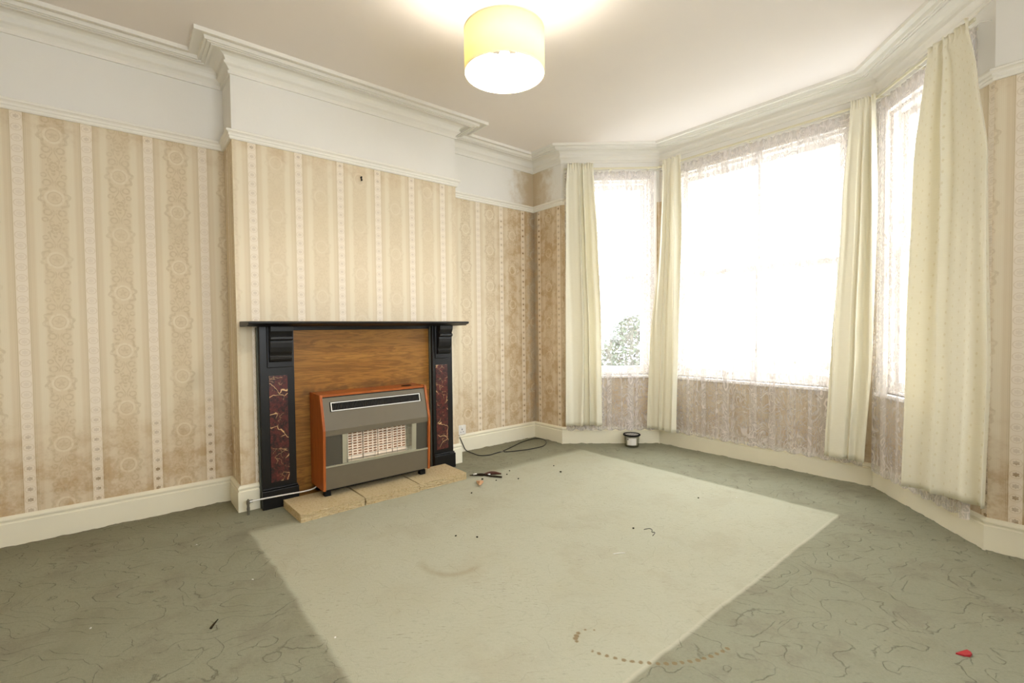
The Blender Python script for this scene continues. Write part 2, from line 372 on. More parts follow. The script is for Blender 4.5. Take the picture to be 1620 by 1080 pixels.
M['cream'] = cream_mat(); M['creamdots'] = cream_mat(True); M['lace'] = lace_mat()
M['glass'] = clear_mat('window glass', (0.96, 0.98, 0.97), 0.05)
M['clear'] = clear_mat('clear plastic', (0.88, 0.88, 0.84), 0.12)
M['shade'] = shade_mat(); M['bulb'] = glow_mat('lit bulb', (1.0, 0.945, 0.86), 230.0)
M['track'] = simple('cream curtain track', 'd9d2b8', 0.5, 0.3)
M['hedge'] = simple('dark green leaves', '46523f', 0.6, 0.2, mott=0.4, scale=8)
M['bark'] = simple('brown bark', '4d4033', 0.8, 0.1)
M['ground'] = simple('pale paving', '77766c', 0.9, 0.1, mott=0.1, scale=2)
M['brown'] = simple('brown wooden grip', '4c2a1d', 0.5, 0.3, mott=0.2)
M['card'] = simple('torn beige card', 'c79f7b', 0.8, 0.1, mott=0.12, scale=40)
M['soot'] = simple('dark crumb', '2b2418', 0.9, 0.1)
M['red'] = simple('red plastic', 'a5222a', 0.35, 0.5)
M['steel'] = simple('worn grey steel', '8c877c', 0.35, 0.5, metal=0.8, mott=0.1)

# ================================================================ mesh helpers
def mesh_obj(name, bm, mat, parent=None, smooth=False, bevel=0.0, kind=None, seg=2):
    bmesh.ops.recalc_face_normals(bm, faces=bm.faces[:])
    me = bpy.data.meshes.new(name); bm.to_mesh(me); bm.free()
    me.materials.append(mat)
    if smooth:
        for p in me.polygons: p.use_smooth = True
    o = bpy.data.objects.new(name, me); COL.objects.link(o)
    if parent: o.parent = parent
    if bevel:
        b = o.modifiers.new('bevel', 'BEVEL'); b.width = bevel; b.segments = seg; b.limit_method = 'ANGLE'; b.angle_limit = math.radians(35)
    if kind: o['kind'] = kind
    return o
def tag(o, label, cat, group=None):
    o['label'] = label; o['category'] = cat
    if group: o['group'] = group
    return o
def empty(name, loc, label, cat, group=None):
    o = bpy.data.objects.new(name, None); COL.objects.link(o); o.location = loc; return tag(o, label, cat, group)
def off(bm, v):
    for q in bm.verts: q.co -= Vector(v)
    return bm
def box(bm, lo, hi):
    v = [bm.verts.new((x, y, z)) for x in (lo[0], hi[0]) for y in (lo[1], hi[1]) for z in (lo[2], hi[2])]
    for f in ((0, 1, 3, 2), (4, 6, 7, 5), (0, 4, 5, 1), (2, 3, 7, 6), (0, 2, 6, 4), (1, 5, 7, 3)): bm.faces.new([v[i] for i in f])
    return v
def boxes(*bs):
    bm = bmesh.new()
    for lo, hi in bs: box(bm, lo, hi)
    return bm
def prism_y(bm, prof, y0, y1):
    """profile of (x, z) swept from y0 to y1"""
    a = [bm.verts.new((p[0], y0, p[1])) for p in prof]; b = [bm.verts.new((p[0], y1, p[1])) for p in prof]
    n = len(prof)
    for i in range(n): bm.faces.new((a[i], a[(i + 1) % n], b[(i + 1) % n], b[i]))
    bm.faces.new(a[::-1]); bm.faces.new(b)
def tube(bm, pts, r, seg=10, caps=True):
    pts = [Vector(p) for p in pts]; rings = []
    for i, p in enumerate(pts):
        d = (pts[min(i + 1, len(pts) - 1)] - pts[max(i - 1, 0)]).normalized()
        a = d.orthogonal().normalized() if i == 0 else (pa - d * pa.dot(d)).normalized()
        pa = a; b = d.cross(a)
        rr = r[i] if isinstance(r, (list, tuple)) else r
        rings.append([bm.verts.new(p + (a * cos(2 * pi * k / seg) + b * sin(2 * pi * k / seg)) * rr) for k in range(seg)])
    for i in range(len(rings) - 1):
        for k in range(seg): bm.faces.new((rings[i][k], rings[i][(k + 1) % seg], rings[i + 1][(k + 1) % seg], rings[i + 1][k]))
    if caps: bm.faces.new(rings[0][::-1]); bm.faces.new(rings[-1])
def lathe(bm, prof, cx=0, cy=0, seg=48, close=False):
    rings = [[bm.verts.new((cx + r * cos(2 * pi * k / seg), cy + r * sin(2 * pi * k / seg), z)) for k in range(seg)] for r, z in prof]
    m_ = len(rings)
    for i in range(m_ if close else m_ - 1):
        A, B = rings[i], rings[(i + 1) % m_]
        for k in range(seg): bm.faces.new((A[k], A[(k + 1) % seg], B[(k + 1) % seg], B[k]))
    return rings
def catmull(pts, n=8):
    pts = [Vector(p) for p in pts]; out = []
    P = [2 * pts[0] - pts[1]] + pts + [2 * pts[-1] - pts[-2]]
    for i in range(1, len(P) - 2):
        for k in range(n):
            t = k / n; a, b, c, d = P[i - 1:i + 3]
            out.append(0.5 * ((2 * b) + (c - a) * t + (2 * a - 5 * b + 4 * c - d) * t * t + (3 * b - a - 3 * c + d) * t ** 3))
    out.append(pts[-1]); return out
def interp(tab, z):
    tab = sorted(tab)
    if z <= tab[0][0]: return tab[0][1]
    for (a, va), (b, vb) in zip(tab, tab[1:]):
        if z <= b:
            t = (z - a) / (b - a); t = t * t * (3 - 2 * t) * 0.5 + t * 0.5; return va + (vb - va) * t
    return tab[-1][1]

# ================================================================ the room shell
def inward(i):
    a, b = PLAN[i], PLAN[(i + 1) % len(PLAN)]; d = (b - a).normalized(); return Vector((d.y, -d.x))
def corner_off(i):
    """unit-offset mitre vector at plan vertex i"""
    n1, n2 = inward(i - 1 if i else len(PLAN) - 1), inward(i)
    s = n1 + n2; return s / (1 + n1.dot(n2))
def wall_slab(bm, uvl, i, s0, s1, z0, z1, u0, thick=0.14):
    """a piece of wall i between distances s0..s1 and heights z0..z1, with its paper coordinate"""
    a, b = PLAN[i], PLAN[(i + 1) % len(PLAN)]; t = (b - a).normalized(); n = inward(i); L = (b - a).length
    def outer(s):
        p = a + t * s - n * thick
        if s <= 1e-6: p = a - corner_off(i) * thick
        if abs(s - L) < 1e-6: p = b - corner_off((i + 1) % len(PLAN)) * thick
        return p
    vs_ = []
    for s in (s0, s1):
        for dep in (0, 1):
            p = (a + t * s) if dep == 0 else outer(s)
            for z in (z0, z1): vs_.append((bm.verts.new((p.x, p.y, z)), s, z))
    for f in ((0, 1, 3, 2), (4, 6, 7, 5), (0, 4, 5, 1), (2, 3, 7, 6), (0, 2, 6, 4), (1, 5, 7, 3)):
        fc = bm.faces.new([vs_[k][0] for k in f])
        for lp, k in zip(fc.loops, f): lp[uvl].uv = (vs_[k][1] - u0, vs_[k][2])
# paper phase: distance of the first light band from the start of each wall
names = ['wall_left', 'wall_chimney_side_left', 'wall_chimney', 'wall_chimney_side_right', 'wall_left_recess', 'wall_front', 'wall_bay_left', 'wall_bay_centre', 'wall_bay_right', 'wall_front_right', 'wall_right', 'wall_back']
phase = [(-0.403 - YBK), 0.10, 0.112, 0.1, (2.699 - Y1), 0.085, 0.12, 0.05, 0.10, 0.10, 0.0, 0.0]
for i, nm in enumerate(names):
    a, b = PLAN[i], PLAN[(i + 1) % len(PLAN)]; L = (b - a).length
    bm = bmesh.new(); uvl = bm.loops.layers.uv.new('UVMap')
    th = 0.14
    if i in (1, 2, 3): th = 0.10
    if i in (6, 7, 8):
        s0, s1 = OPEN[i - 6]
        wall_slab(bm, uvl, i, 0, s0, 0, ZC, phase[i], th); wall_slab(bm, uvl, i, s1, L, 0, ZC, phase[i], th)
        wall_slab(bm, uvl, i, s0, s1, 0, OZ[0], phase[i], th); wall_slab(bm, uvl, i, s0, s1, OZ[1], ZC, phase[i], th)
    elif i == 10:
        s0, s1 = YC - SIDE[1], YC - SIDE[0]
        wall_slab(bm, uvl, i, 0, s0, 0, ZC, 0, th); wall_slab(bm, uvl, i, s1, L, 0, ZC, 0, th)
        wall_slab(bm, uvl, i, s0, s1, 0, SIDE[2], 0, th); wall_slab(bm, uvl, i, s0, s1, SIDE[3], ZC, 0, th)
    else: wall_slab(bm, uvl, i, 0, L, 0, ZC, phase[i], th)
    mesh_obj(nm, bm, M['paper'], kind='structure')
def plan_sheet(z0, z1, grow):
    bm = bmesh.new(); pts = [PLAN[i] - corner_off(i) * grow for i in range(len(PLAN))]
    a = [bm.verts.new((p.x, p.y, z0)) for p in pts]; b = [bm.verts.new((p.x, p.y, z1)) for p in pts]
    bm.faces.new(a); bm.faces.new(b[::-1])
    for i in range(len(a)): bm.faces.new((a[i], a[i - 1], b[i - 1], b[i]))
    bmesh.ops.triangulate(bm, faces=[f for f in bm.faces if len(f.verts) > 4]); return bm
mesh_obj('floor', plan_sheet(-0.12, 0.0, 0.14), M['carpet'], kind='structure')
mesh_obj('ceiling', plan_sheet(ZC, ZC + 0.12, 0.14), M['ceiling'], kind='structure')
def sweep(name, prof, i0, i1, mat, start=None, end=None, closed_prof=True):
    """profile (offset, z) run along plan walls i0..i1-1, mitred at the corners"""
    bm = bmesh.new(); rows = []
    N = len(PLAN)
    for k in range(i0, i1 + 1):
        kk = k % N; base = PLAN[kk]; mv = corner_off(kk)
        if k == i0 and start is not None:
            a, b = PLAN[k % N], PLAN[(k + 1) % N]; base = a + (b - a).normalized() * start; mv = inward(k % N)
        if k == i1 and end is not None:
            a, b = PLAN[(k - 1) % N], PLAN[k % N]; base = a + (b - a).normalized() * end; mv = inward((k - 1) % N)
        rows.append([bm.verts.new((base.x + mv.x * o_, base.y + mv.y * o_, z)) for o_, z in prof])
    n = len(prof)
    for r0, r1 in zip(rows, rows[1:]):
        for j in range(n): bm.faces.new((r0[j], r0[(j + 1) % n], r1[(j + 1) % n], r1[j]))
    bm.faces.new(rows[0]); bm.faces.new(rows[-1][::-1])
    return mesh_obj(name, bm, mat, kind='structure')
# run-in-situ cornice
def arc(cx, cz, r, a0, a1, n=6): return [(cx + r * cos(math.radians(a0 + (a1 - a0) * k / n)), cz + r * sin(math.radians(a0 + (a1 - a0) * k / n))) for k in range(n + 1)]
cor = [(-0.02, 2.792), (0.012, 2.792), (0.014, 2.808), (0.006, 2.812), (0.006, 2.818), (0.020, 2.834), (0.034, 2.842), (0.037, 2.846), (0.037, 2.856), (0.028, 2.860),
       (0.030, 2.872), (0.040, 2.886), (0.060, 2.897), (0.086, 2.902), (0.102, 2.902), (0.102, 2.884), (0.114, 2.884), (0.115, 2.892), (0.122, 2.892), (0.124, 2.886), (0.134, 2.886), (0.136, 2.894), (0.142, 2.894), (0.144, 2.888), (0.152, 2.888), (0.156, 2.910), (0.194, 2.912), (0.195, 2.897), (0.208, 2.897), (0.210, 2.925), (-0.02, 2.925)]
N = len(PLAN)
sweep('trim_1', cor, 0, 6, M['plaster']); sweep('trim_2', cor, 6, 9, M['plaster']); sweep('trim_3', cor, 9, 12, M['plaster'])
railp = [(-0.01, 2.386), (0.012, 2.386), (0.016, 2.394), (0.014, 2.402), (0.020, 2.408), (0.020, 2.418), (0.026, 2.424), (0.034, 2.428), (0.034, 2.438), (0.026, 2.444), (-0.01, 2.446)]
sweep('trim_4', railp, 0, 7, M['railp'], end=0.08)
sweep('trim_5', railp, 8, 12, M['railp'], start=0.885)
sk = [(-0.01, 0.0), (0.020, 0.0), (0.020, 0.128), (0.014, 0.133), (0.014, 0.140), (0.019, 0.146), (0.019, 0.154), (0.012, 0.163), (0.006, 0.168), (-0.01, 0.168)]
sweep('baseboard_left', sk, 0, 3, M['skirt'], end=0.108)
sweep('baseboard_front', sk, 2, 6, M['skirt'], start=1.582)
sweep('baseboard_bay', sk, 6, 9, M['skirt']); sweep('baseboard_right', sk, 9, 12, M['skirt'])
# ragged carpet edge lapping the skirting
def carpet_lap(i, s0, s1, seed):
    random.seed(seed); a, b = PLAN[i], PLAN[i + 1]; t = (b - a).normalized(); n = inward(i); bm = bmesh.new(); k = int((s1 - s0) / 0.012)
    prev = None
    for j in range(k + 1):
        s = s0 + (s1 - s0) * j / k
        h = 0.003 + max(0, 0.0035 * sin(s * 19 + seed) * sin(s * 7.3) + 0.003 * sin(s * 53 + seed * 2) * sin(s * 5.1 + seed) + random.uniform(-0.001, 0.0025))
        p = a + t * s
        q = [bm.verts.new((p.x + n.x * o_, p.y + n.y * o_, z)) for o_, z in ((0.020, 0), (0.0205, h), (0.028, h * 0.8), (0.05, 0.0005))]
        if prev:
            for m_ in range(3): bm.faces.new((prev[m_], prev[m_ + 1], q[m_ + 1], q[m_]))
        prev = q
    return bm
lap = empty('carpet_edge', (0, 0, 0), 'frayed green carpet edge turned up against the cream skirting', 'carpet edge')
lap['kind'] = 'structure'
for i, s0, s1, sd in ((0, 0.02, 1.63, 1), (4, 0.02, 1.14, 2), (5, 0.02, 0.41, 3), (6, 0.0, 0.95, 4), (7, 0.02, 1.74, 5), (8, 0.02, 0.97, 6), (9, 0.0, 1.1, 7)):
    mesh_obj('edge_strip', carpet_lap(i, s0, s1, sd), M['carpet'], lap, smooth=True, kind='structure')

# ================================================================ windows
def local_box(bm, i, s0, s1, d0, d1, z0, z1):
    """d measured outward from the wall face"""
    a, t, n, L = bay(i); v = []
    for s in (s0, s1):
        for d in (d0, d1):
            p = a + t * s - n * d
            for z in (z0, z1): v.append(bm.verts.new((p.x, p.y, z)))
    for f in ((0, 1, 3, 2), (4, 6, 7, 5), (0, 4, 5, 1), (2, 3, 7, 6), (0, 2, 6, 4), (1, 5, 7, 3)): bm.faces.new([v[k] for k in f])
for i in range(3):
    s0, s1 = OPEN[i]; z0, z1 = OZ
    bm = bmesh.new()
    for b in ((s0, s0 + .03, .02, .13, z0, z1), (s1 - .03, s1, .02, .13, z0, z1), (s0 + .03, s1 - .03, .02, .13, z1 - .03, z1), (s0 + .03, s1 - .03, .02, .13, z0, z0 + .02)): local_box(bm, i, *b)
    win = mesh_obj('window_%d' % (i + 1), bm, M['joinery'], kind='structure', bevel=.003)
    bm = bmesh.new()
    for b in ((s0 - .06, s0 + .006, -.016, .02, z0, z1 + .065), (s1 - .006, s1 + .06, -.016, .02, z0, z1 + .065), (s0 + .006, s1 - .006, -.016, .02, z1 - .006, z1 + .065),
              (s0 - .066, s0 - .052, -.022, -.012, z0, z1 + .071), (s1 + .052, s1 + .066, -.022, -.012, z0, z1 + .071)): local_box(bm, i, *b)
    mesh_obj('window_casing', bm, M['joinery'], win, bevel=.004)
    bm = bmesh.new(); local_box(bm, i, s0 - .075, s1 + .075, -.034, .06, z0 - .028, z0); mesh_obj('window_sill', bm, M['joinery'], win, bevel=.006)
    for (a0, a1, dd) in ((z0 + .02, 1.685, .045), (1.635, z1 - .03, .085)):
        bm = bmesh.new(); l, r_ = s0 + .03, s1 - .03; st = .045; br = .065 if a0 < 1 else .045; tr_ = .045
        for b in ((l, l + st, dd, dd + .035, a0, a1), (r_ - st, r_, dd, dd + .035, a0, a1), (l + st, r_ - st, dd, dd + .035, a0, a0 + br), (l + st, r_ - st, dd, dd + .035, a1 - tr_, a1)): local_box(bm, i, *b)
        if i == 1: local_box(bm, i, (s0 + s1) / 2 + .02, (s0 + s1) / 2 + .045, dd + .004, dd + .031, a0 + br, a1 - tr_)
        sash = mesh_obj('sash_frame', bm, M['joinery'], win, bevel=.003)
        bm = bmesh.new(); local_box(bm, i, l + st - .005, r_ - st + .005, dd + .014, dd + .018, a0 + br - .005, a1 - tr_ + .005); mesh_obj('pane', bm, M['glass'], sash)

y0_, y1_, z0_, z1_ = SIDE  # unseen window in the right wall, added to brighten the left side
win = mesh_obj('window_4', boxes(((XR + .01, y0_, z0_), (XR + .12, y0_ + .05, z1_)), ((XR + .01, y1_ - .05, z0_), (XR + .12, y1_, z1_)), ((XR + .01, y0_ + .05, z0_), (XR + .12, y1_ - .05, z0_ + .05)), ((XR + .01, y0_ + .05, z1_ - .05), (XR + .12, y1_ - .05, z1_))), M['joinery'], kind='structure', bevel=.003)
ym = (y0_ + y1_) / 2
sash = mesh_obj('sash_frame', boxes(((XR + .05, y0_ + .05, (z0_ + z1_) / 2 - .025), (XR + .09, y1_ - .05, (z0_ + z1_) / 2 + .025)), ((XR + .055, ym - .02, z0_ + .05), (XR + .085, ym + .02, z1_ - .05))), M['joinery'], win)
mesh_obj('pane', boxes(((XR + .068, y0_ + .045, z0_ + .045), (XR + .072, y1_ - .045, z1_ - .045))), M['glass'], sash)
mesh_obj('window_sill', boxes(((XR - .05, y0_ - .05, z0_ - .03), (XR + .06, y1_ + .05, z0_ - .0005))), M['joinery'], win, bevel=.005)

# ================================================================ curtains
class Cloth:
    def __init__(s, name, i, sl, sr, ztop, zbot, d, folds, amp, mat, label, cat, group, seed, header=0.07, nU=150, nV=70, swing=0.0, parent=None, phase_=0.0, ruche=0.014):
        random.seed(seed); a, t, n, L = bay(i); bm = bmesh.new(); uvl = bm.loops.layers.uv.new('UVMap')
        ph = [random.uniform(0, 6.28) for _ in range(6)]; rows = []
        for j in range(nV + 1):
            v = j / nV; row = []
            for k in range(nU + 1):
                u = k / nU
                zb = zbot(u) if callable(zbot) else zbot
                z = ztop + (zb - ztop) * (v ** 1.15)
                L_, R_ = interp(sl, z), interp(sr, z)
                wv = 0.30 * sin(2 * pi * u * 1.3 + ph[0]) / folds + 0.10 * sin(z * 1.7 + ph[1]) / folds + 0.16 * sin(2 * pi * u * 2.3 + ph[2] + z * .8) / folds
                f_ = 2 * pi * (folds * (u + wv * 1.0) + phase_)
                q = min(1, (ztop - z) / 0.5)
                am = amp * (0.45 + 0.55 * q) * (0.75 + 0.35 * sin(u * 5 + ph[3]))
                dep = sin(f_) + 0.25 * sin(2 * f_ + ph[4]) + 0.18 * sin(f_ * 0.5 + z * 2.1 + ph[5])
                hd = max(0.0, 1 - (ztop - z) / header) if header else 0
                tape = math.exp(-((ztop - z - header) / 0.02) ** 2) if header else 0
                dd = interp(d, z) + am * dep * (1 - 0.4 * tape) + hd * ruche * 0.6 * sin(2 * pi * folds * 3.2 * u) + 0.006 * tape + swing * v * u
                sp = L_ + (R_ - L_) * u + am * 0.30 * cos(f_) * min(1, 6 * u * (1 - u) * 2)
                p = a + t * sp + n * dd
                top = 0.006 * sin(f_ * 2 + 1) * hd
                row.append((bm.verts.new((p.x, p.y, z + top)), u, z))
            rows.append(row)
        width = (sr[0][1] - sl[0][1])
        full = width * 1.9
        for A, B in zip(rows, rows[1:]):
            for k in range(nU):
                q = (A[k], A[k + 1], B[k + 1], B[k]); fc = bm.faces.new([x[0] for x in q])
                for lp, x in zip(fc.loops, q): lp[uvl].uv = (x[1] * full, x[2])
        s.bm = bm; s.obj = mesh_obj(name, bm, mat, parent, smooth=True)
        if label: tag(s.obj, label, cat, group)
def solid(o, th):
    m_ = o.modifiers.new('cloth', 'SOLIDIFY'); m_.thickness = th; m_.offset = 0
G = 'cream curtains in the bay'
zc = lambda *p: list(p)
c = Cloth('curtain', 0, [(.2, .018), (1.2, .022), (2.5, .035), (2.75, .05)], [(.2, .372), (1.2, .368), (2.0, .335), (2.75, .30)], 2.752, .205, [(0, .12), (3, .12)], 3.3, .028, M['cream'], 'cream curtain at the far left of the bay, beside the stained wallpaper corner', 'curtain', G, 3, phase_=.1); solid(c.obj, .003)
c = Cloth('curtain', 1, [(.15, -.002), (1.0, .02), (2.0, .085), (2.75, .112)], [(.15, .292), (1.0, .315), (2.0, .320), (2.75, .307)], 2.748, .180, [(0, .20), (2.75, .13)], 2.4, .028, M['cream'], 'cream curtain hanging at the corner between the narrow left window and the wide centre window', 'curtain', G, 11, phase_=.35); solid(c.obj, .003)
c = Cloth('curtain', 1, [(.15, 1.483), (1.0, 1.52), (2.0, 1.58), (2.75, 1.632)], [(.15, 1.734), (1.0, 1.775), (2.0, 1.79), (2.75, 1.775)], 2.735, .200, [(0, .15), (3, .15)], 2.7, .024, M['cream'], 'cream curtain at the right side of the wide centre window', 'curtain', G, 21, phase_=.6); solid(c.obj, .003)
c = Cloth('curtain', 2, [(.15, .500), (1.0, .55), (2.0, .65), (2.75, .74)], [(.2, 1.14), (1.0, 1.185), (2.0, 1.16), (2.4, 1.08), (2.75, .985)], 2.70, lambda u: .185 + .085 * u, [(0, .135), (3, .135)], 2.1, .032, M['creamdots'], 'largest nearest cream curtain with rows of small raised dots, right of the bay', 'curtain', G, 33, nU=200, phase_=.2); solid(c.obj, .003)
GN = 'lace net curtains in the bay'
def scallop(base, k, w_): return lambda u: base - 0.016 * abs(sin(u * k)) + w_ * u
for i, (s0, s1, zb, lab) in enumerate(((.03, .90, scallop(.155, 28, 0), 'white lace net curtain over the narrow left bay window'), (.06, 1.70, scallop(.16, 46, 0), 'wide white lace net curtain over the big centre bay window'), (.06, .93, scallop(.14, 28, 0), 'white lace net curtain over the right bay window'))):
    c = Cloth('net_curtain', i, [(.1, s0), (2.7, s0)], [(.1, s1), (2.7, s1)], 2.69, zb, [(0, .052), (3, .052)], [5.3, 11.0, 5.0][i], .007, M['lace'], lab, 'net curtain', GN, 50 + i, header=.03, nU=[220, 420, 220][i], nV=60, phase_=.3)
    a, t, n, L = bay(i)
    # track above
    bm = bmesh.new(); local_box(bm, i, .02, L - .02, -.084, -.072, 2.705, 2.722)
    tr = mesh_obj('curtain_track', bm, M['track'], bevel=.003); tag(tr, ['narrow cream curtain track over the left bay window', 'long cream curtain track over the centre bay window', 'narrow cream curtain track over the right bay window'][i], 'curtain track', 'curtain tracks in the bay')
    for s in (.12, L / 2, L - .12):
        bm = bmesh.new(); local_box(bm, i, s - .01, s + .01, -.075, .0, 2.709, 2.717); mesh_obj('bracket', bm, M['track'], tr)
    bm = bmesh.new(); p0 = a + t * .025 + n * .052; p1 = a + t * (L - .025) + n * .052
    tube(bm, [(p0.x, p0.y, 2.700), (p1.x, p1.y, 2.700)], .003, 8)
    for p, q in ((p0, a + t * .025), (p1, a + t * (L - .025))): tube(bm, [(p.x, p.y, 2.700), (q.x, q.y, 2.700)], .0025, 6)
    wr = mesh_obj('curtain_wire', bm, M['whitetrim'], smooth=True); tag(wr, ['thin wire carrying the net over the left bay window', 'thin wire carrying the net over the centre bay window', 'thin wire carrying the net over the right bay window'][i], 'curtain wire', 'net wires in the bay')

# ================================================================ fireplace surround
SX = XB
fs = empty('fireplace_surround', (SX, 1.43, 0), 'black slate fireplace surround with red marble inlays and oak effect panel', 'fireplace')
O = Vector((SX, 1.43, 0))
def fpart(name, bm, mat, parent=fs, **k): return mesh_obj(name, off(bm, O) if parent is fs else bm, mat, parent, **k)
bm = bmesh.new(); prof = [(XB + .004, 1.196), (XB + .17, 1.196), (XB + .178, 1.202), (XB + .20, 1.208), (XB + .215, 1.214), (XB + .215, 1.222), (XB + .208, 1.228), (XB + .004, 1.230)]
prism_y(bm, prof, .600, 2.252)
for v in bm.verts:
    if v.co.x > XB + .1:
        if v.co.y < 1: v.co.y += .012
        else: v.co.y -= .012
fpart('mantel_shelf', bm, M['black'], bevel=.003)
fpart('frieze_rail', boxes(((XB + .003, .905, 1.170), (XB + .03, 1.985, 1.197))), M['black'], bevel=.002)
fpart('back_panel', boxes(((XB + .003, .900, .0), (XB + .014, 1.985, 1.172))), M['panelwood'])
for (ya, yb, m0, m1, c0, c1) in ((.697, .908, .750, .862, .752, .888), (1.975, 2.163, 2.002, 2.112, 2.010, 2.130)):
    px0, px1 = XB + .003, XB + .068
    pil = fpart('pilaster', boxes(((px0, ya, 0), (px1, yb, 1.197))), M['black'], bevel=.003)
    def sub(name, b, mat, **k): return mesh_obj(name, off(b, O), mat, pil, **k)
    sub('edge_strip', boxes(((px0, ya - .008, .0), (px0 + .035, ya - .0005, 1.19))), M['slate'])
    sub('plinth', boxes(((px1 + .0005, ya - .006, 0), (px1 + .024, yb + .008, .122)), ((px1 + .0005, ya - .003, .1225), (px1 + .014, yb + .004, .134))), M['black'], bevel=.004)
    sub('marble_panel', boxes(((px1 + .0004, m0, .168), (px1 + .003, m1, .872))), M['marble'])
    # scrolled corbel: two rolls with a hollow between
    b = bmesh.new(); X1 = px1 + .0006
    pr = [(X1, .965), (X1 + .012, .962), (X1 + .024, .966), (X1 + .032, .976), (X1 + .036, .988), (X1 + .026, 1.000), (X1 + .028, 1.010), (X1 + .040, 1.03), (X1 + .046, 1.06), (X1 + .049, 1.09), (X1 + .046, 1.104), (X1 + .058, 1.106), (X1 + .066, 1.114), (X1 + .064, 1.127), (X1 + .050, 1.133), (X1 + .056, 1.145), (X1 + .066, 1.165), (X1 + .068, 1.1955), (X1, 1.1955)]
    prism_y(b, pr, c0, c1); sub('corbel', b, M['black'], bevel=.0015)
    b = bmesh.new(); box(b, (X1, c0 - .012, .925), (X1 + .008, c1 + .012, 1.195)); sub('corbel_block', b, M['black'], bevel=.004)

# ================================================================ gas fire
FX = XB + .016; fy0, fy1 = 1.018, 1.822
gf = empty('gas_fire', (FX, 1.42, .05), 'teak cased gas fire with grey front and pale ceramic radiants on the hearth', 'gas fire')
O2 = Vector((FX, 1.42, .05))
def gp(name, b, mat, parent=gf, **k): return mesh_obj(name, off(b, O2), mat, parent, **k)
xt, xk, xb_ = XB + .225, XB + .285, XB + .268     # front of case at top, kink, bottom
def front(z): return xt + (xk - xt) * (.735 - z) / (.735 - .50) if z > .5 else xk + (xb_ - xk) * (.5 - z) / .4
side_prof = [(FX, .095), (xb_, .095), (xk, .50), (xt, .735), (FX, .735)]
for ya, yb in ((fy0, fy0 + .018), (fy1 - .018, fy1)):
    b = bmesh.new(); prism_y(b, side_prof, ya, yb); gp('side_panel', b, M['teak'], bevel=.002)
tp = gp('top_panel', boxes(((FX, fy0 + .0182, .718), (xt - .004, fy1 - .0182, .733))), M['teaktop'])
b = bmesh.new(); lathe(b, [(.0001, .7332), (.030, .7332), (.030, .736), (.026, .737), (.022, .736), (.0001, .736)], XB + .135, 1.70, 28)
for v in b.verts: v.co.y = 1.70 + (v.co.y - 1.70) * 1.35
gp('control_knob', b, M['void'])
gp('back_box', boxes(((FX, fy0 + .0182, .12), (XB + .12, fy1 - .0182, .7175))), M['void'])
def slab_front(zt, zb, y0_, y1_, inset, th=.012):
    b = bmesh.new(); zs = [zt] + ([.5] if zt > .5 > zb else []) + [zb]
    pr = [(front(z) - inset, z) for z in zs] + [(front(z) - inset - th, z) for z in reversed(zs)]
    prism_y(b, pr, y0_, y1_); return b
ya, yb = fy0 + .0184, fy1 - .0184
# upper fascia around the grille slot
gz0, gz1, gy0, gy1 = .618, .682, 1.080, 1.768
b = slab_front(.712, gz1, ya, yb, .008)
for a0, a1, u0, u1 in ((gz1, gz0, ya, gy0), (gz1, gz0, gy1, yb)):
    q = slab_front(a0, a1, u0, u1, .008); me_ = bpy.data.meshes.new('t'); q.to_mesh(me_); q.free(); b.from_mesh(me_); bpy.data.meshes.remove(me_)
q = slab_front(gz0, .462, ya, yb, .008); me_ = bpy.data.meshes.new('t'); q.to_mesh(me_); q.free(); b.from_mesh(me_); bpy.data.meshes.remove(me_)
gp('upper_fascia', b, M['bronze'])
gr = gp('grille', slab_front(gz1 - .001, gz0 + .001, gy0 + .001, gy1 - .001, .022, .004), M['void'])
b = bmesh.new()
def fbar(b, z0, z1, y0_, y1_, out, th):
    prism_y(b, [(front(z0) - .008 + out, z0), (front(z1) - .008 + out, z1), (front(z1) - .008 + out - th, z1), (front(z0) - .008 + out - th, z0)], y0_, y1_)
for z0, z1, u0, u1 in ((gz1 - .008, gz1 - .003, gy0 + .008, gy1 - .008), (gz0 + .003, gz0 + .008, gy0 + .008, gy1 - .008), (gz0 + .008, gz1 - .008, gy0 + .008, gy0 + .014), (gz0 + .008, gz1 - .008, gy1 - .014, gy1 - .008)): fbar(b, z0, z1, u0, u1, .002, .008)
gp('grille_frame', b, M['whitetrim'], gr)
b = bmesh.new(); nsl = 62
for k in range(nsl):
    y = gy0 + .018 + (gy1 - gy0 - .036) * k / (nsl - 1); fbar(b, gz0 + .009, gz1 - .009, y - .0016, y + .0016, -.004, .008)
gp('grille_slats', b, simple('dark brown slats', '3b3630', .5, .3), gr)
b = boxes(); 
fbar(b, .712, .7175, ya, yb, .001, .02); gp('top_trim', b, M['void'])
# window zone
wy0, wy1, wz0, wz1 = 1.150, 1.708, .262, .461
for u0, u1 in ((ya, wy0 - .002), (wy1 + .002, yb)): gp('side_cheek', slab_front(.461, .262, u0, u1, .016), M['bronzedark'])
for u0, u1 in ((wy0, wy0 + .034), (wy1 - .034, wy1)): gp('chrome_upright', slab_front(.461, .262, u0, u1, .012, .014), M['chrome'])
gp('chrome_rail', slab_front(.2615, .250, ya, yb, .003, .02), M['chrome'])
gp('lower_fascia', slab_front(.2495, .100, ya, yb, .008), M['bronze'])
xr = front(.4) - .062
refl = gp('reflector', boxes(((xr - .02, wy0 + .035, wz0), (xr - .012, wy1 - .035, .47)), ((xr - .012, wy0 + .035, wz0), (xr + .05, wy0 + .038, .46)), ((xr - .012, wy1 - .038, wz0), (xr + .05, wy1 - .035, .46)), ((xr - .012, wy0 + .038, wz0), (xr + .05, wy1 - .038, wz0 + .006))), M['chrome'])
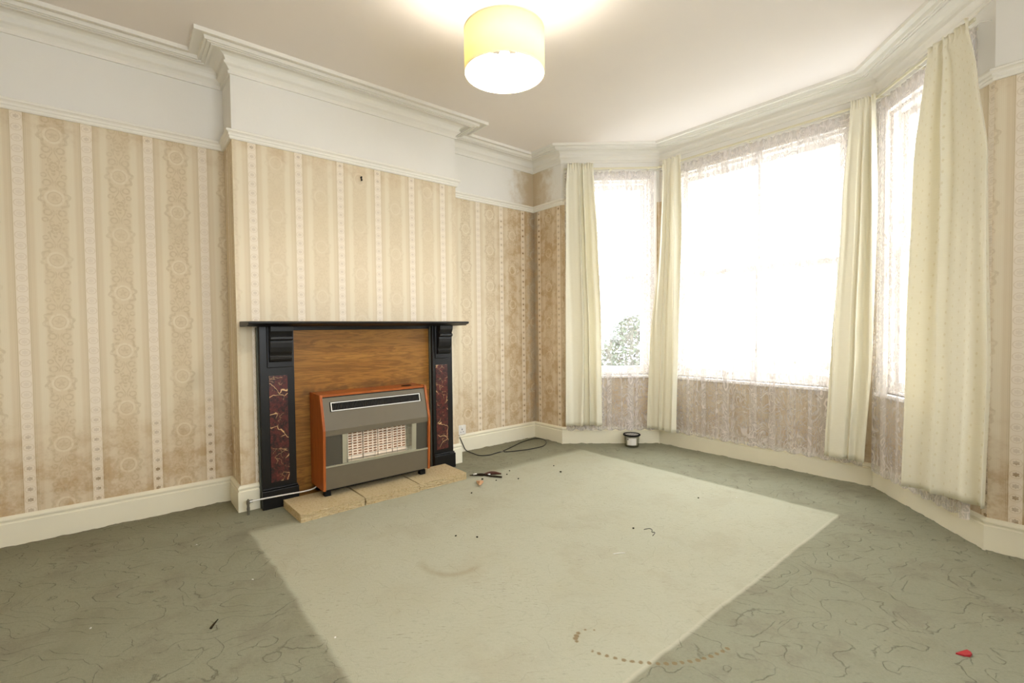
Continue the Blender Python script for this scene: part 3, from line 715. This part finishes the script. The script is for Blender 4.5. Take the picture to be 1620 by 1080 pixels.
for k in range(4):
    r0 = wy0 + .050 + k * .112; r1 = r0 + .106
    rad = gp('radiant', boxes(((xr - .010, r0, wz0 + .008), (xr + .008, r1, .462))), M['ceramic'], bevel=.002)
    b = bmesh.new()
    for ci in range(3):
        for ri in range(9):
            cy = r0 + .019 + ci * .034; cz = wz0 + .036 + ri * .0185
            box(b, (xr + .0081, cy - .0115, cz), (xr + .0095, cy + .0115, cz + .0085))
    gp('slots', b, M['slot'], rad)
b = bmesh.new(); xg = front(.36) - .018
for y in [wy0 + .034 + .03 + k * .085 for k in range(6)]: tube(b, [(xg, y, .265), (xg + .002, y, .455)], .0013, 6)
for z in (.30, .345, .39, .435): tube(b, [(xg + .002, wy0 + .03, z), (xg + .002, wy1 - .03, z)], .0013, 6)
gp('wire_guard', b, M['steel'])
gp('floor_pan', boxes(((FX + .01, fy0 + .03, .085), (xb_ - .03, fy1 - .03, .1195))), M['void'])
for y in (fy0 + .02, fy1 - .065):
    gp('foot', boxes(((xb_ - .075, y, .0505), (xb_ - .03, y + .04, .086))), M['void']); gp('foot', boxes(((FX + .01, y, .0505), (FX + .05, y + .04, .086))), M['void'])

# ================================================================ hearth slabs
def slab(y0_, y1_, x0_, x1_, rot, label, seed):
    random.seed(seed); nx, ny, nz = 16, 22, 4; bm = bmesh.new(); W_, D_, H_ = y1_ - y0_, x1_ - x0_, .0505
    bmesh.ops.create_cube(bm, size=1); bmesh.ops.subdivide_edges(bm, edges=bm.edges[:], cuts=18, use_grid_fill=True)
    for v in bm.verts:
        x, y, z = v.co; fx, fy = x + .5, y + .5
        topf = z > .49
        X_, Y_, Z_ = x * D_, y * W_, z * H_ + H_ / 2
        if not (z > .49 or z < -.49):
            if x > .49: X_ += random.uniform(-.006, .004) - .004
            if abs(y) > .49: Y_ -= math.copysign(random.uniform(0, .002), y)
        if z < -.49 and x > .49: X_ += random.uniform(-.004, .003)
        if topf and x > .49: X_ += random.uniform(-.004, .0); Z_ -= random.uniform(0, .003)
        if topf: Z_ -= random.uniform(0, .0008)
        v.co = (X_, Y_, Z_)
    o = mesh_obj('hearth_slab', bm, M['stone']); o.location = ((x0_ + x1_) / 2, (y0_ + y1_) / 2, .0); o.rotation_euler.z = rot
    tag(o, label, 'hearth slab', 'sandy stone slabs laid in front of the fireplace')
slab(.815, 1.226, -3.368, -3.022, .035, 'left sandy stone hearth slab, nearest the silver gas pipe', 1)
slab(1.238, 1.640, -3.368, -3.030, .0, 'middle sandy stone hearth slab, under the centre of the gas fire', 2)
slab(1.650, 2.055, -3.372, -3.045, -.012, 'right sandy stone hearth slab, nearest the hand tool', 3)

# gas pipe
gpz = empty('gas_pipe', (-3.375, .606, 0), 'thin silver gas pipe rising from the carpet with an elbow valve left of the hearth', 'gas pipe')
O3 = Vector((-3.375, .606, 0))
b = bmesh.new(); tube(b, catmull([(-3.375, .618, .083), (-3.372, .72, .082), (-3.371, .85, .078), (-3.368, .94, .075), (-3.368, 1.01, .082), (-3.40, 1.05, .10)], 6), .0048, 10)
mesh_obj('copper_run', off(b, O3), M['plastic'], gpz, smooth=True)
b = bmesh.new(); tube(b, [(-3.375, .606, 0), (-3.375, .606, .082)], .0075, 14); tube(b, [(-3.375, .606, .030), (-3.375, .606, .046)], .010, 6); mesh_obj('riser', off(b, O3), M['steel'], gpz)
b = bmesh.new(); tube(b, [(-3.375, .606, .068), (-3.375, .606, .092)], .0105, 14); tube(b, [(-3.375, .604, .083), (-3.375, .632, .083)], .009, 6); tube(b, [(-3.375, .606, .09), (-3.375, .606, .1)], .005, 8); mesh_obj('elbow_valve', off(b, O3), M['steel'], gpz)

# ================================================================ wall socket
so = empty('wall_socket', (XL, 2.471, .203), 'white electrical wall socket above the skirting right of the fireplace', 'socket')
O4 = Vector((XL, 2.471, .203))
mesh_obj('back_box', off(boxes(((XL + .0005, 2.428, .170), (XL + .014, 2.514, .256))), (XL, 2.471, .203)), M['plastic'], so, bevel=.003)
mesh_obj('faceplate', off(boxes(((XL + .0142, 2.427, .169), (XL + .022, 2.515, .257))), O4), M['plastic'], so, bevel=.003)
mesh_obj('rocker_switch', off(boxes(((XL + .0222, 2.462, .232), (XL + .026, 2.480, .248))), O4), M['whitetrim'], so, bevel=.001)
b = boxes(((XL + .0221, 2.467, .211), (XL + .0228, 2.475, .226)), ((XL + .0221, 2.452, .192), (XL + .0228, 2.462, .197)), ((XL + .0221, 2.480, .192), (XL + .0228, 2.490, .197)))
mesh_obj('pin_holes', off(b, O4), simple('dark pin holes', '6a6470', .6, .2), so)
# black cable on the floor
cb = empty('aerial_cable', (-3.50, 2.75, 0), 'thin black cable looping over the carpet below the wall socket', 'cable')
O5 = Vector((-3.50, 2.75, 0))
b = bmesh.new(); tube(b, catmull([(XL + .006, 2.440, .172), (XL + .023, 2.452, .13), (XL + .026, 2.478, .07), (XL + .034, 2.500, .022), (-3.69, 2.520, .006), (-3.622, 2.517, .0045), (-3.52, 2.520, .0045), (-3.475, 2.59, .0045), (-3.487, 2.68, .0045), (-3.492, 2.745, .0045)], 8), .004, 8)
mesh_obj('lead', off(b, O5), M['cable'], cb, smooth=True)
b = bmesh.new(); tube(b, catmull([(-3.496, 2.775, .006), (-3.56, 2.93, .0045), (-3.638, 3.113, .0045), (-3.672, 3.25, .0045), (-3.674, 3.345, .0045), (-3.63, 3.385, .0045), (-3.56, 3.378, .0045), (-3.465, 3.311, .0045), (-3.388, 3.20, .0045), (-3.375, 3.10, .0045), (-3.392, 2.956, .0045), (-3.45, 2.80, .0045), (-3.478, 2.768, .0045)], 8), .004, 8)
mesh_obj('loop', off(b, O5), M['cable'], cb, smooth=True)
b = bmesh.new(); tube(b, [(-3.492, 2.741, .0055), (-3.493, 2.762, .0055)], .0055, 10); tube(b, [(-3.493, 2.762, .0055), (-3.494, 2.776, .0055)], .004, 10); mesh_obj('connector', off(b, O5), M['steel'], cb)

# ================================================================ moisture trap tub
tx, ty = -2.805, 3.835
tb = empty('plastic_tub', (tx, ty, 0), 'clear plastic tub with a black rimmed lid on the carpet under the left bay window', 'tub')
def tp_(name, b, mat, **k): return mesh_obj(name, off(b, (0, 0, 0)), mat, tb, **k)
b = bmesh.new(); lathe(b, [(.0001, .002), (.064, .002), (.067, .005), (.072, .108), (.074, .110), (.0725, .112), (.070, .108), (.065, .007), (.0001, .005)]); tp_('clear_body', b, M['clear'], smooth=True)
b = bmesh.new(); lathe(b, [(.0001, .016), (.050, .016), (.054, .019), (.057, .098), (.052, .104), (.0001, .104)]); tp_('inner_basket', b, M['plastic'], smooth=True)
b = bmesh.new(); lathe(b, [(.072, .110), (.081, .111), (.084, .117), (.081, .124), (.072, .125), (.068, .120), (.068, .112)], close=True); lid = tp_('lid', b, M['void'], smooth=True)
b = bmesh.new(); lathe(b, [(.0001, .112), (.067, .112), (.067, .118), (.0001, .118)]); mesh_obj('lid_filter', b, M['plastic'], lid)
b = bmesh.new()
for k in range(-4, 5):
    h = math.sqrt(.066 ** 2 - (k * .0145) ** 2); box(b, (k * .0145 - .002, -h, .1182), (k * .0145 + .002, h, .1205))
bmesh.ops.rotate(b, verts=b.verts[:], cent=(0, 0, 0), matrix=Matrix.Rotation(.75, 3, 'Z')); mesh_obj('lid_bars', b, M['void'], lid)
va = math.atan2(-ty, -tx)
b = bmesh.new(); pv = None
for k in range(15):
    an = va - .62 + 1.24 * k / 14; q = [b.verts.new((r_ * cos(an), r_ * sin(an), z)) for r_, z in ((.0722, .028), (.0742, .095))]
    if pv: b.faces.new((pv[0], q[0], q[1], pv[1]))
    pv = q
lb = tp_('paper_label', b, M['plastic'])
sd_ = lb.modifiers.new('s', 'SOLIDIFY'); sd_.thickness = .0006
b = bmesh.new(); an = va - .5
box(b, (-.0005, -.004, -.006), (.0008, .004, .007)); bmesh.ops.rotate(b, verts=b.verts[:], cent=(0, 0, 0), matrix=Matrix.Rotation(an, 3, 'Z')); bmesh.ops.translate(b, verts=b.verts[:], vec=(.0749 * cos(an), .0749 * sin(an), .082)); mesh_obj('printed_mark', b, M['void'], lb)

# ================================================================ pendant lamp
LX, LY, LZ0, LZ1, LR = -1.797, 1.462, 2.393, 2.588, .192
lp = empty('pendant_lamp', (LX, LY, ZC), 'cream drum shade pendant lamp, lit, hanging from the ceiling', 'ceiling lamp')
O6 = Vector((LX, LY, ZC))
b = bmesh.new(); lathe(b, [(LR, LZ0), (LR, LZ1), (LR - .0015, LZ1), (LR - .0015, LZ0)], LX, LY, 96, True); sh = mesh_obj('lamp_shade', off(b, O6), M['shade'], lp, smooth=False)
for p in sh.data.polygons: p.use_smooth = abs(p.normal.z) < .5
b = bmesh.new()
for z in (LZ0, LZ1): lathe(b, [(LR + .0012, z - .003), (LR + .0012, z + .003), (LR - .003, z + .003), (LR - .003, z - .003)], LX, LY, 96, True)
mesh_obj('shade_trim', off(b, O6), M['cream'], sh, smooth=False)
b = bmesh.new(); lathe(b, [(.024, LZ1 - .045), (.024, LZ1 - .041), (.020, LZ1 - .041), (.020, LZ1 - .045)], LX, LY, 24, True)
for k in range(3): tube(b, [(LX + .022 * cos(k * 2.094), LY + .022 * sin(k * 2.094), LZ1 - .043), (LX + .1 * cos(k * 2.094), LY + .1 * sin(k * 2.094), LZ1 - .012), (LX + (LR - .003) * cos(k * 2.094), LY + (LR - .003) * sin(k * 2.094), LZ1 - .004)], .0016, 6)
mesh_obj('shade_carrier', off(b, O6), M['whitetrim'], lp)
b = bmesh.new(); lathe(b, [(.0001, ZC - .0005), (.042, ZC - .0005), (.042, ZC - .010), (.030, ZC - .022), (.010, ZC - .028), (.0001, ZC - .028)], LX, LY, 32); mesh_obj('ceiling_rose', off(b, O6), M['plastic'], lp, smooth=True)
b = bmesh.new(); tube(b, [(LX, LY, ZC - .028), (LX, LY, LZ1 - .02)], .003, 8); mesh_obj('flex', off(b, O6), M['plastic'], lp, smooth=True)
b = bmesh.new(); lathe(b, [(.0001, LZ1 - .015), (.012, LZ1 - .016), (.019, LZ1 - .03), (.019, LZ1 - .065), (.0001, LZ1 - .065)], LX, LY, 24); mesh_obj('lamp_holder', off(b, O6), M['plastic'], lp, smooth=True)
b = bmesh.new(); lathe(b, [(.0001, LZ1 - .066), (.012, LZ1 - .067), (.014, LZ1 - .08), (.028, LZ1 - .11), (.031, LZ1 - .125), (.027, LZ1 - .145), (.014, LZ1 - .156), (.0001, LZ1 - .158)], LX, LY, 32); mesh_obj('light_bulb', off(b, O6), M['bulb'], lp, smooth=True)

# picture hook on the chimney breast
b = bmesh.new(); tube(b, [(XB + .0005, 1.426, 2.307), (XB + .014, 1.426, 2.307)], .0055, 10); tube(b, catmull([(XB + .006, 1.426, 2.309), (XB + .007, 1.427, 2.292), (XB + .013, 1.426, 2.282), (XB + .017, 1.426, 2.290)], 5), .005, 8)
hk = mesh_obj('picture_hook', b, M['void'], smooth=True); tag(hk, 'small dark picture hook high on the chimney breast wallpaper', 'hook')

# ================================================================ bits on the carpet
pl = empty('hand_pliers', (-3.0, 2.22, 0), 'pair of dark pliers with a brown grip lying on the carpet by the hearth', 'pliers')
O7 = Vector((-3.0, 2.22, 0))
b = bmesh.new(); tube(b, catmull([(-3.090, 2.112, .007), (-3.062, 2.150, .009), (-3.035, 2.183, .010), (-3.012, 2.205, .010)], 5), [.003, .0035, .004, .005, .006, .007, .008, .009, .010, .011, .011, .011, .011, .010, .009, .008], 10)
mesh_obj('jaws', off(b, O7), M['soot'], pl, smooth=True)
b = bmesh.new(); tube(b, [(-3.072, 2.135, .014), (-3.056, 2.158, .016)], .006, 8); mesh_obj('jaw_tip', off(b, O7), M['whitetrim'], pl, smooth=True)
b = bmesh.new(); tube(b, [(-3.0, 2.225, .010), (-2.988, 2.240, .011)], .007, 8); mesh_obj('rivet', off(b, O7), M['whitetrim'], pl, smooth=True)
b = bmesh.new(); tube(b, catmull([(-3.020, 2.200, .012), (-3.012, 2.248, .014), (-2.985, 2.285, .014), (-2.940, 2.312, .012)], 6), [.005 + .009 * sin(pi * min(1, (k + 1) / 19)) for k in range(19)], 10); mesh_obj('brown_handle', off(b, O7), M['brown'], pl, smooth=True)
b = bmesh.new(); tube(b, catmull([(-3.015, 2.205, .008), (-2.965, 2.222, .008), (-2.92, 2.250, .008), (-2.885, 2.275, .007)], 6), .0065, 10); mesh_obj('dark_handle', off(b, O7), M['soot'], pl, smooth=True)
random.seed(5)
b = bmesh.new(); pts = [(-2.93, 2.062), (-2.905, 2.098), (-2.872, 2.090), (-2.835, 2.048), (-2.820, 2.018), (-2.842, 2.022), (-2.885, 2.045)]
cc = b.verts.new((-2.875, 2.060, .020)); ring = [b.verts.new((x, y, random.uniform(.002, .018))) for x, y in pts]
for k in range(len(ring)): b.faces.new((cc, ring[k], ring[(k + 1) % len(ring)]))
o = mesh_obj('card_scrap', b, M['card']); solid(o, .0025); tag(o, 'crumpled scrap of beige card on the carpet in front of the pliers', 'scrap')
specks = [(-2.758, 1.9, 'dark crumb on the carpet just off the right hearth slab corner'), (-2.952, 2.136, 'dark crumb between the pliers and the card scrap'), (-2.863, 2.202, 'dark crumb on the near side of the pliers'), (-2.924, 2.358, 'dark crumb just past the pliers handle tips'),
          (-2.981, 2.432, 'dark crumb on the carpet behind the pliers, toward the cable'), (-2.779, 2.354, 'dark crumb to the right of the pliers, apart from the rest'), (-2.68, 2.719, 'larger dark crumb in mid carpet between the pliers and the plastic tub'), (-2.842, 2.801, 'small dark crumb between the cable loop and the larger mid carpet crumb'),
          (-1.649, 2.267, 'dark crumb beside the curled dark thread in the middle of the carpet'), (-2.242, 1.433, 'lone dark crumb in front of the middle hearth slab'), (-2.15, 1.515, 'tiny dark crumb beyond the lone crumb before the hearth'), (-1.654, 3.003, 'dark crumb near the far edge of the faded carpet patch')]
for k, (x, y, lab) in enumerate(specks):
    b = bmesh.new(); bmesh.ops.create_icosphere(b, subdivisions=2, radius=.006 if k not in (6, 1) else .009)
    for v in b.verts: v.co *= random.uniform(.75, 1.15); v.co.z *= .6
    mz_ = min(v.co.z for v in b.verts)
    o = mesh_obj('crumb', b, M['soot'], smooth=True); o.location = (x, y, -mz_); tag(o, lab, 'crumb', 'dark crumbs scattered on the carpet')
b = bmesh.new(); tube(b, catmull([(-1.60, 2.300, .002), (-1.588, 2.335, .002), (-1.565, 2.330, .003), (-1.552, 2.306, .002), (-1.535, 2.312, .002), (-1.520, 2.268, .002)], 6), .0016, 6); tag(mesh_obj('loose_thread', b, M['cable'], smooth=True), 'short curled dark thread in the middle of the carpet', 'thread')
b = bmesh.new(); tube(b, catmull([(-1.53, 1.930, .002), (-1.512, 1.962, .003), (-1.495, 1.985, .002)], 6), .0018, 6); tag(mesh_obj('loose_thread', b, M['whitetrim'], smooth=True), 'short straight white thread in the middle of the carpet', 'thread')
b = bmesh.new(); tube(b, catmull([(-2.172, .248, .003), (-2.190, .262, .007), (-2.218, .279, .005)], 5), [.0045, .005, .0045, .004, .004, .0035, .003, .003, .0025, .002, .002], 8); tag(mesh_obj('dark_twig', b, M['soot'], smooth=True), 'small dark twig on the carpet in the left foreground', 'twig')
for x, y, lab in ((-2.489, -.116, 'tiny white chip on the carpet at the far left foreground'), (-2.475, .455, 'tiny white chip on the dark carpet just outside the faded patch'), (-3.084, .299, 'tiny white chip on the carpet before the left skirting'), (-1.798, .603, 'tiny white chip just inside the faded patch at the near left'), (-1.491, 3.206, 'tiny white chip near the far edge of the faded patch')):
    b = bmesh.new(); bmesh.ops.create_icosphere(b, subdivisions=1, radius=.005)
    for v in b.verts: v.co *= random.uniform(.7, 1.2); v.co.z *= .5
    mz_ = min(v.co.z for v in b.verts); o = mesh_obj('paint_chip', b, M['whitetrim']); o.location = (x, y, -mz_); tag(o, lab, 'chip', 'tiny white chips on the carpet')
b = bmesh.new(); random.seed(2)
A_ = [(-.272, 2.250), (-.262, 2.268), (-.248, 2.296), (-.240, 2.300), (-.233, 2.284), (-.236, 2.268), (-.250, 2.256)]
lo_ = [b.verts.new((x, y, .0)) for x, y in A_]; hi_ = [b.verts.new((x * 1.0, y, .006 + (k % 3) * .002)) for k, (x, y) in enumerate(A_)]
b.faces.new(lo_[::-1]); b.faces.new(hi_)
for k in range(7): b.faces.new((lo_[k], lo_[(k + 1) % 7], hi_[(k + 1) % 7], hi_[k]))
tag(mesh_obj('plastic_fragment', b, M['red'], bevel=.001), 'small red plastic fragment on the carpet at the lower right', 'fragment')

# ================================================================ outside
o = mesh_obj('ground', boxes(((-14, 4.9, -.62), (10, 24, -.5))), M['ground'], kind='structure')
random.seed(9)
hd = empty('garden_shrub', (-4.75, 6.6, -.5), 'dark leafy shrub outside the narrow left window, seen through the lace', 'shrub')
b = bmesh.new()
for k in range(3600):
    while True:
        x, y, z = random.uniform(-1, 1), random.uniform(-1, 1), random.uniform(-1, 1)
        if .35 < x * x + y * y + z * z < 1: break
    p = Vector((x * .66, y * .5, z * .95 + .93)); s = .035
    d1 = Vector((random.gauss(0, 1), random.gauss(0, 1), random.gauss(0, .6))).normalized(); d2 = d1.orthogonal().normalized()
    q = [b.verts.new(p + d1 * s * 1.4), b.verts.new(p + d2 * s * .6), b.verts.new(p - d1 * s * 1.4), b.verts.new(p - d2 * s * .6)]; b.faces.new(q)
mesh_obj('foliage', b, M['hedge'], hd)
b = bmesh.new(); tube(b, [(0, 0, 0), (0, .02, .6)], [.04, .02], 8); mesh_obj('stem', b, M['bark'], hd)
